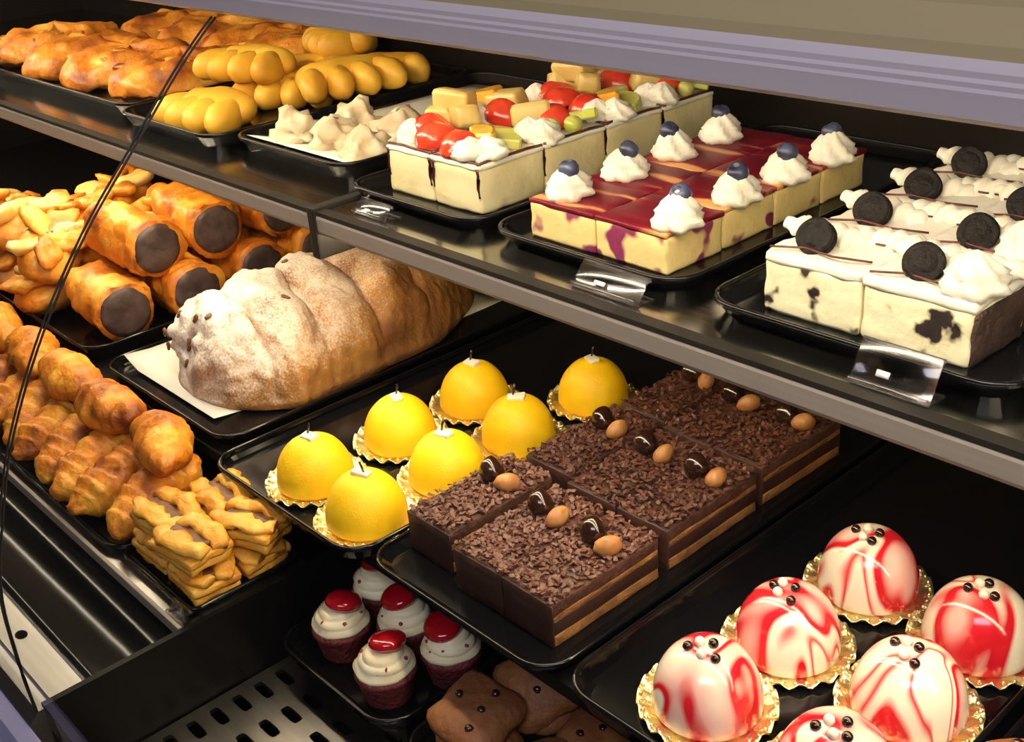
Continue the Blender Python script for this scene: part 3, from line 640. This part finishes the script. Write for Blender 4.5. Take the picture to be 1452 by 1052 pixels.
# ---- lobed biscuits
def claw(seed):
    ms = [jitter(ball(.060, .032, .021, 22, 12, e=.7), .004, 40, seed)]
    for q in range(4): ms.append(xf(jitter(ball(.0165, .034, .019, 14, 10, e=.8), .002, 60, seed + q), (-.044 + q * .0295, -.030 + .005 * abs(q - 1.5), -.001), (0, 0, (q - 1.5) * .22)))
    me = join(ms)
    for v in me.vertices: v.co.z = max(v.co.z, -.016) + .016
    me.polygons.foreach_set('use_smooth', [True] * len(me.polygons)); return me
CL = [claw(0), claw(11)]
for i, (x, y, z, rz, k) in enumerate([(-1.205, .628, 0, .1, 0), (-1.215, .735, 0, .6, 1), (-1.145, .765, .018, 1.25, 0), (-1.270, .800, .002, .3, 1), (-1.19, .850, .002, .9, 0), (-1.27, .865, .030, -.4, 1), (-1.255, .715, .030, .2, 1)]):
    single('lobed_biscuit', CL[k], M_claw, 'yellow lobed sugar biscuit heaped on black shelf tray', 'biscuit', (x, y, UZ + z), (R_.uniform(-.06, .06), R_.uniform(-.06, .06), rz), 'lobed sugar biscuits')

# ---- fruit danishes and rolls
def dan_base(seed): return jitter(jitter(ball(.058, .040, .024, 26, 14, e=.75), .006, 34, seed), .002, 120, seed)
DB = [dan_base(i) for i in range(3)]
PET = [jitter(jitter(ball(.034, .017, .0085, 14, 8, e=.7), .006, 60, i), .0015, 200, i) for i in range(4)]
for p_ in PET:
    for v in p_.vertices: v.co.z += .10 * abs(v.co.x) * (v.co.x / .034) + .004 * (v.co.y / .017) ** 2
JAM = jitter(ball(.016, .014, .012, 14, 8), .003, 80, 6)
def danish(x, y, z, rz, rx, ry, k):
    lab = 'on top of the heap' if z > LZ + .03 else 'low in the heap'
    t = thing('fruit_danish', f'golden fruit danish with leaf-shaped folds and red jam, {lab}', 'danish', (x, y, z), (rx, ry, rz), 'heaped fruit danishes')
    part('pastry_base', DB[k % 3], M_crust, t, (0, 0, .018))
    part('jam_filling', JAM, M_jam, t, (0, 0, .034))
    for q in range(6):
        a = q * PI / 3 + R_.uniform(-.3, .3); part('pastry_petal', PET[(q + k) % 4], (M_puff, M_icing, M_crust)[(q + k) % 3], t, (.030 * math.cos(a), .022 * math.sin(a), .038 + R_.uniform(-.003, .004)), (R_.uniform(-.4, .4), R_.uniform(-.3, .1), a + R_.uniform(-.6, .6)))
k = 0
for row, (y, z0) in enumerate(((.462, 0), (.550, 0), (.640, 0), (.730, 0), (.82, 0))):
    for col in range(4):
        x = -1.80 + col * .126 + (row % 2) * .02
        if x < -1.6 and y > .56: continue
        danish(x, y, LZ + .009, R_.uniform(-1, 1), R_.uniform(-.2, .2), R_.uniform(-.2, .2), k); k += 1
for row, y in enumerate((.470, .545, .625, .705, .785)):
    for col in range(4):
        x = -1.775 + col * .120 + (row % 2) * .02
        if x < -1.60 and y > .50 or x < -1.5 and y > .66: continue
        danish(x, y, LZ + .056 + R_.uniform(0, .006), R_.uniform(-1.2, 1.2), R_.uniform(-.3, .3), R_.uniform(-.3, .3), k); k += 1
def roll(seed):
    def fn(u, v):
        t = 2 * PI * u; x = -.062 + .124 * v; r = .036 * (1 + .05 * math.sin(3 * t + seed)) * (1 - .25 * max(0, (.12 - v) / .12) ** 2) * (1 + .035 * math.sin(v * 30 + 2 * t))
        return (x, r * math.cos(t), r * math.sin(t) * .95)
    me = crackle(jitter(surf(fn, 30, 26, True, True), .005, 45, seed), .007, 60, seed, False); return me
RL = [roll(i) for i in range(3)]
RE = jitter(lathe([(.0300, -.004), (.0300, .001), (.024, .0035), (.012, .0030), (.0004, .0035)], 24), .002, 90, 3)
for i, (x, y, z, rz, ry) in enumerate([(-1.292, .482, .041, -.10, .0), (-1.282, .567, .041, -.04, 0), (-1.285, .656, .041, .03, 0), (-1.285, .745, .041, .02, 0), (-1.285, .834, .041, .02, 0), (-1.300, .530, .105, .06, .06), (-1.300, .618, .106, -.08, .06), (-1.302, .706, .105, .05, .05)]):
    lab = 'stacked on other rolls' if z > .06 else 'lying on the danish tray'
    t = thing('chocolate_roll', f'orange-crusted pastry roll with dark chocolate end, {lab}', 'pastry', (x, y, LZ + z), (0, ry, rz), 'chocolate-ended pastry rolls')
    part('crust', RL[i % 3], M_crust, t); part('dark_end', RE, M_rollend, t, (.0615, 0, 0), (0, PI / 2, 0))

# ---- croissants in the front
def croissant(seed, bend=.012):
    def fn(u, v):
        s_ = 2 * v - 1; t = 2 * PI * u; p = (abs(s_) * 4.2) % 1.0
        r = .0255 * (1 - abs(s_) ** 2.6 * .90) ** .75 * (1 + .16 * (1 - p) - .06)
        return (.057 * s_, r * math.cos(t) + bend * s_ * s_, r * math.sin(t) * .92)
    return jitter(jitter(surf(fn, 28, 52), .004, 50, seed), .0016, 170, seed)
CRO = [croissant(i, (.008, -.009, .003)[i]) for i in range(3)]
for i in range(13):
    single('croissant', CRO[i % 3], M_croiss, 'golden brown croissant leaning in the row along the tray front', 'croissant', (-.944 - i * .0535, .345 + R_.uniform(-.004, .004), FD + .0325 + R_.uniform(0, .003)), (R_.uniform(-.3, .3), .20 + R_.uniform(-.06, .06), -PI / 2 + .30 + R_.uniform(-.12, .12)), 'croissants along the front tray')
for i in range(7):
    single('croissant', CRO[(i + 1) % 3], M_croiss, 'golden brown croissant lying crosswise on top of the row', 'croissant', (-.962 - i * .106, .376 + R_.uniform(-.006, .004), FD + .0735 + R_.uniform(0, .004)), (R_.uniform(-.4, .4), R_.uniform(-.08, .08), R_.uniform(-.25, .25)), 'croissants on top of the row')
# ---- slit puff pastries
def pslab(w, d, h, seed, wave=.002):
    me = rbox(w, d, h, h * .35, 2, cuts=6)
    for v in me.vertices: v.co.z += wave * math.sin(v.co.x * 120 + seed) + wave * math.sin(v.co.y * 160 + 2 * seed)
    return jitter(me, .002, 90, seed)
PB = [pslab(.056, .044, .010, i, .0006) for i in range(3)]
PB2 = [pslab(.059, .047, .008, i + 5, .0006) for i in range(3)]
def pstrip(seed, sg):
    pts = [(-.030 + .060 * k / 12, sg * (.0085 + .0070 * (1 - (k / 6 - 1) ** 2)), .0022 * math.sin(k * 1.1 + seed) + .005 * (1 - (k / 6 - 1) ** 2)) for k in range(13)]
    return crackle(jitter(tube(pts, lambda t: .0105 * (1 - .30 * abs(2 * t - 1) ** 3), 14, flat=.55), .003, 80, seed), .005, 110, seed, False)
PS = [(pstrip(i, -1), pstrip(i + 4, 1)) for i in range(3)]
PFil = jitter(rbox(.046, .020, .006, .002, 2, cuts=3), .002, 150, 2)
for i, (x, y, z, rz, ry) in enumerate([(-.878, .329, 0, .03, 0), (-.816, .329, 0, -.05, 0), (-.878, .379, 0, -.04, 0), (-.816, .379, 0, .05, 0), (-.876, .334, .031, .10, .03), (-.820, .326, .031, .16, .05), (-.862, .384, .031, -.12, .0), (-.806, .378, .031, .45, .05)]):
    lab = 'resting on top of the others' if z > .02 else 'lying on the tray'
    t = thing('puff_pastry', f'pale golden puff pastry with slit of brown filling, {lab}', 'pastry', (x, y, FD + .0045 + z), (R_.uniform(-.08, .08), ry, rz), 'slit puff pastries on the front tray')
    part('bottom_layer', PB[i % 3], M_puff, t); part('middle_layer', PB2[i % 3], M_puff, t, (0, 0, .008)); part('brown_filling', PFil, M_filling, t, (0, 0, .0160))
    for q in (0, 1): part('top_fold', PS[(i + q) % 3][q], M_puff, t, (0, 0, .018))

# ---- cupcakes
cup = lathe([(.019, 0), (.0205, .004), (.0245, .024), (.0262, .027), (.0255, .030), (.018, .034), (.0004, .035)], 32, lambda t, z: 1 + (.02 * math.cos(20 * t) if z < .026 else 0))
frost = jitter(lathe([(.020, .000), (.0245, .0025), (.0250, .006), (.0215, .0095), (.0210, .011), (.0225, .014), (.0185, .0175), (.0165, .0185), (.0170, .021), (.0120, .0245), (.0004, .0265)], 32, lambda t, z: 1 + .035 * math.cos(2 * t + z * 300)), .0012, 100, 3)
jel = xf(lathe([(.0004, 0), (.0115, .0004), (.0132, .0030), (.0128, .0058), (.0105, .0078), (.005, .0086), (.0004, .0088)], 22), s=1.2)
for v in frost.vertices: v.co.z *= .84
crumbs = join([xf(jitter(ball(.0024, .0020, .0012, 6, 4), .0005, 300, q), (.0195 * math.cos(q * .35 + .3), .0195 * math.sin(q * .35 + .3), .0110 + .003 * math.sin(q * 2.1)), (q, q, 0)) for q in range(14)])
for i, (x, y, lab) in enumerate([(-.708, .396, 'at the tray corner near the black divider'), (-.634, .388, 'at the middle of the tray front'), (-.726, .452, 'beside the divider, behind another cupcake'), (-.668, .436, 'in the middle of the tray'), (-.612, .440, 'half under the chocolate slice tray')]):
    t = thing('cupcake', f'red velvet cupcake with frosting and jelly disc, {lab}', 'cupcake', (x, y, CZ), (0, 0, i * .9 + 4.2), 'red velvet cupcakes')
    part('cake', cup, M_redcake, t); f = part('frosting', frost, M_frost, t, (0, 0, .029)); part('red_crumbs', crumbs, M_crumb, f, (0, 0, 0))
    part('jelly_disc', jel, M_jelly, t, (-.004, .003, .0495), (.15, -.2, 0))

# ---- brown cookies beside the cupcakes
def lobed(seed):
    me = lathe([(.0004, 0), (.028, 0), (.034, .004), (.034, .010), (.028, .016), (.016, .0185), (.0004, .019)], 36, lambda t, z: 1 + .12 * math.cos(4 * t + seed)); return jitter(me, .003, 60, seed)
LOB = [lobed(0), lobed(2)]; chipm = jitter(ball(.004, .0035, .003, 8, 6), .001, 250, 1)
for i, (x, y, z, rx, rz) in enumerate([(-.535, .400, 0, .0, .3), (-.475, .41, 0, 0, .8), (-.540, .405, .021, .25, .9), (-.525, .470, .0, 0, 1.2), (-.528, .462, .024, .75, .4), (-.47, .47, 0, 0, .1)]):
    t = thing('lobed_cookie', 'soft brown lobed cookie with dark chips on tray beside cupcakes', 'cookie', (x, y, CZ + z + .001), (rx, 0, rz), 'brown lobed cookies')
    part('cookie_dough', LOB[i % 2], M_cookie, t)
    for q, (px, py) in enumerate(((.004, -.003), (.016, .010), (-.012, .013), (-.006, -.018))): part('chocolate_chip', chipm, M_choc, t, (px, py, .0178), (0, 0, q))
# ---- brown muffin at the right
t = thing('muffin', 'round brown muffin with dark chips beside red-streaked domes', 'muffin', (-.163, .492, LZ))
part('muffin_cup', lathe([(.026, 0), (.033, .026), (.0335, .028), (.0004, .029)], 32, lambda a, z: 1 + .02 * math.cos(20 * a)), M_filling, t)
part('muffin_top', jitter(lathe([(.032, .024), (.041, .029), (.043, .036), (.038, .047), (.025, .056), (.010, .060), (.0004, .061)], 30), .003, 50, 4), M_cookie, t)
for q in range(7): part('chocolate_chip', chipm, M_choc, t, (.024 * math.cos(q * 2.4), .024 * math.sin(q * 2.4), .0555))

# ================================================================== price tag holders
def tagholder(label, x, y, z, w, h, lean=.5, card=True, m=M_acryl):  # card: adds the pale plate that stands for a glint on the plastic
    t = thing('price_tag_holder', label, 'price tag', (x, y, z), (0, 0, 0), 'clear price tag holders')
    p = part('holder_plate', rbox(w, .0016, h, .0005, 1), m, t, (0, 0, .0005), (-lean, 0, 0))
    part('holder_lip', rbox(w, .004, .004, .001, 1), m, p, (0, -.0025, 0)); part('holder_fold', rbox(w, .004, .003, .001, 1), m, p, (0, .002, h - .003))
    part('holder_foot', rbox(w, .018, .0014, .0005, 1), m, t, (0, .009, 0))
    if card: part('glint_mark', rbox(w * .16, .0006, h * .14, 0, 1), M_tagglint, p, (-w * .12, -.0011, h * .28))  # small pale plate: a glint on the clear plastic, put in as colour
tagholder('clear plastic tag holder in front of the cookie cream slices', -.287, .524, SH, .050, .028)
tagholder('clear plastic tag holder in front of the red cheesecake tray', -.508, .528, SH, .062, .022, .7)
tagholder('clear plastic tag holder in front of the fruit cheesecake tray', -.785, .530, SH, .044, .016, .7)
tagholder('lilac card in tag holder between puff pastries and yellow domes', -.838, .3995, FD + .037, .056, .020, .3, False, M_lavtag)
tagholder('grey tag holder at the front edge of puff pastry tray', -.792, .288, FD + .001, .030, .014, .5, False)
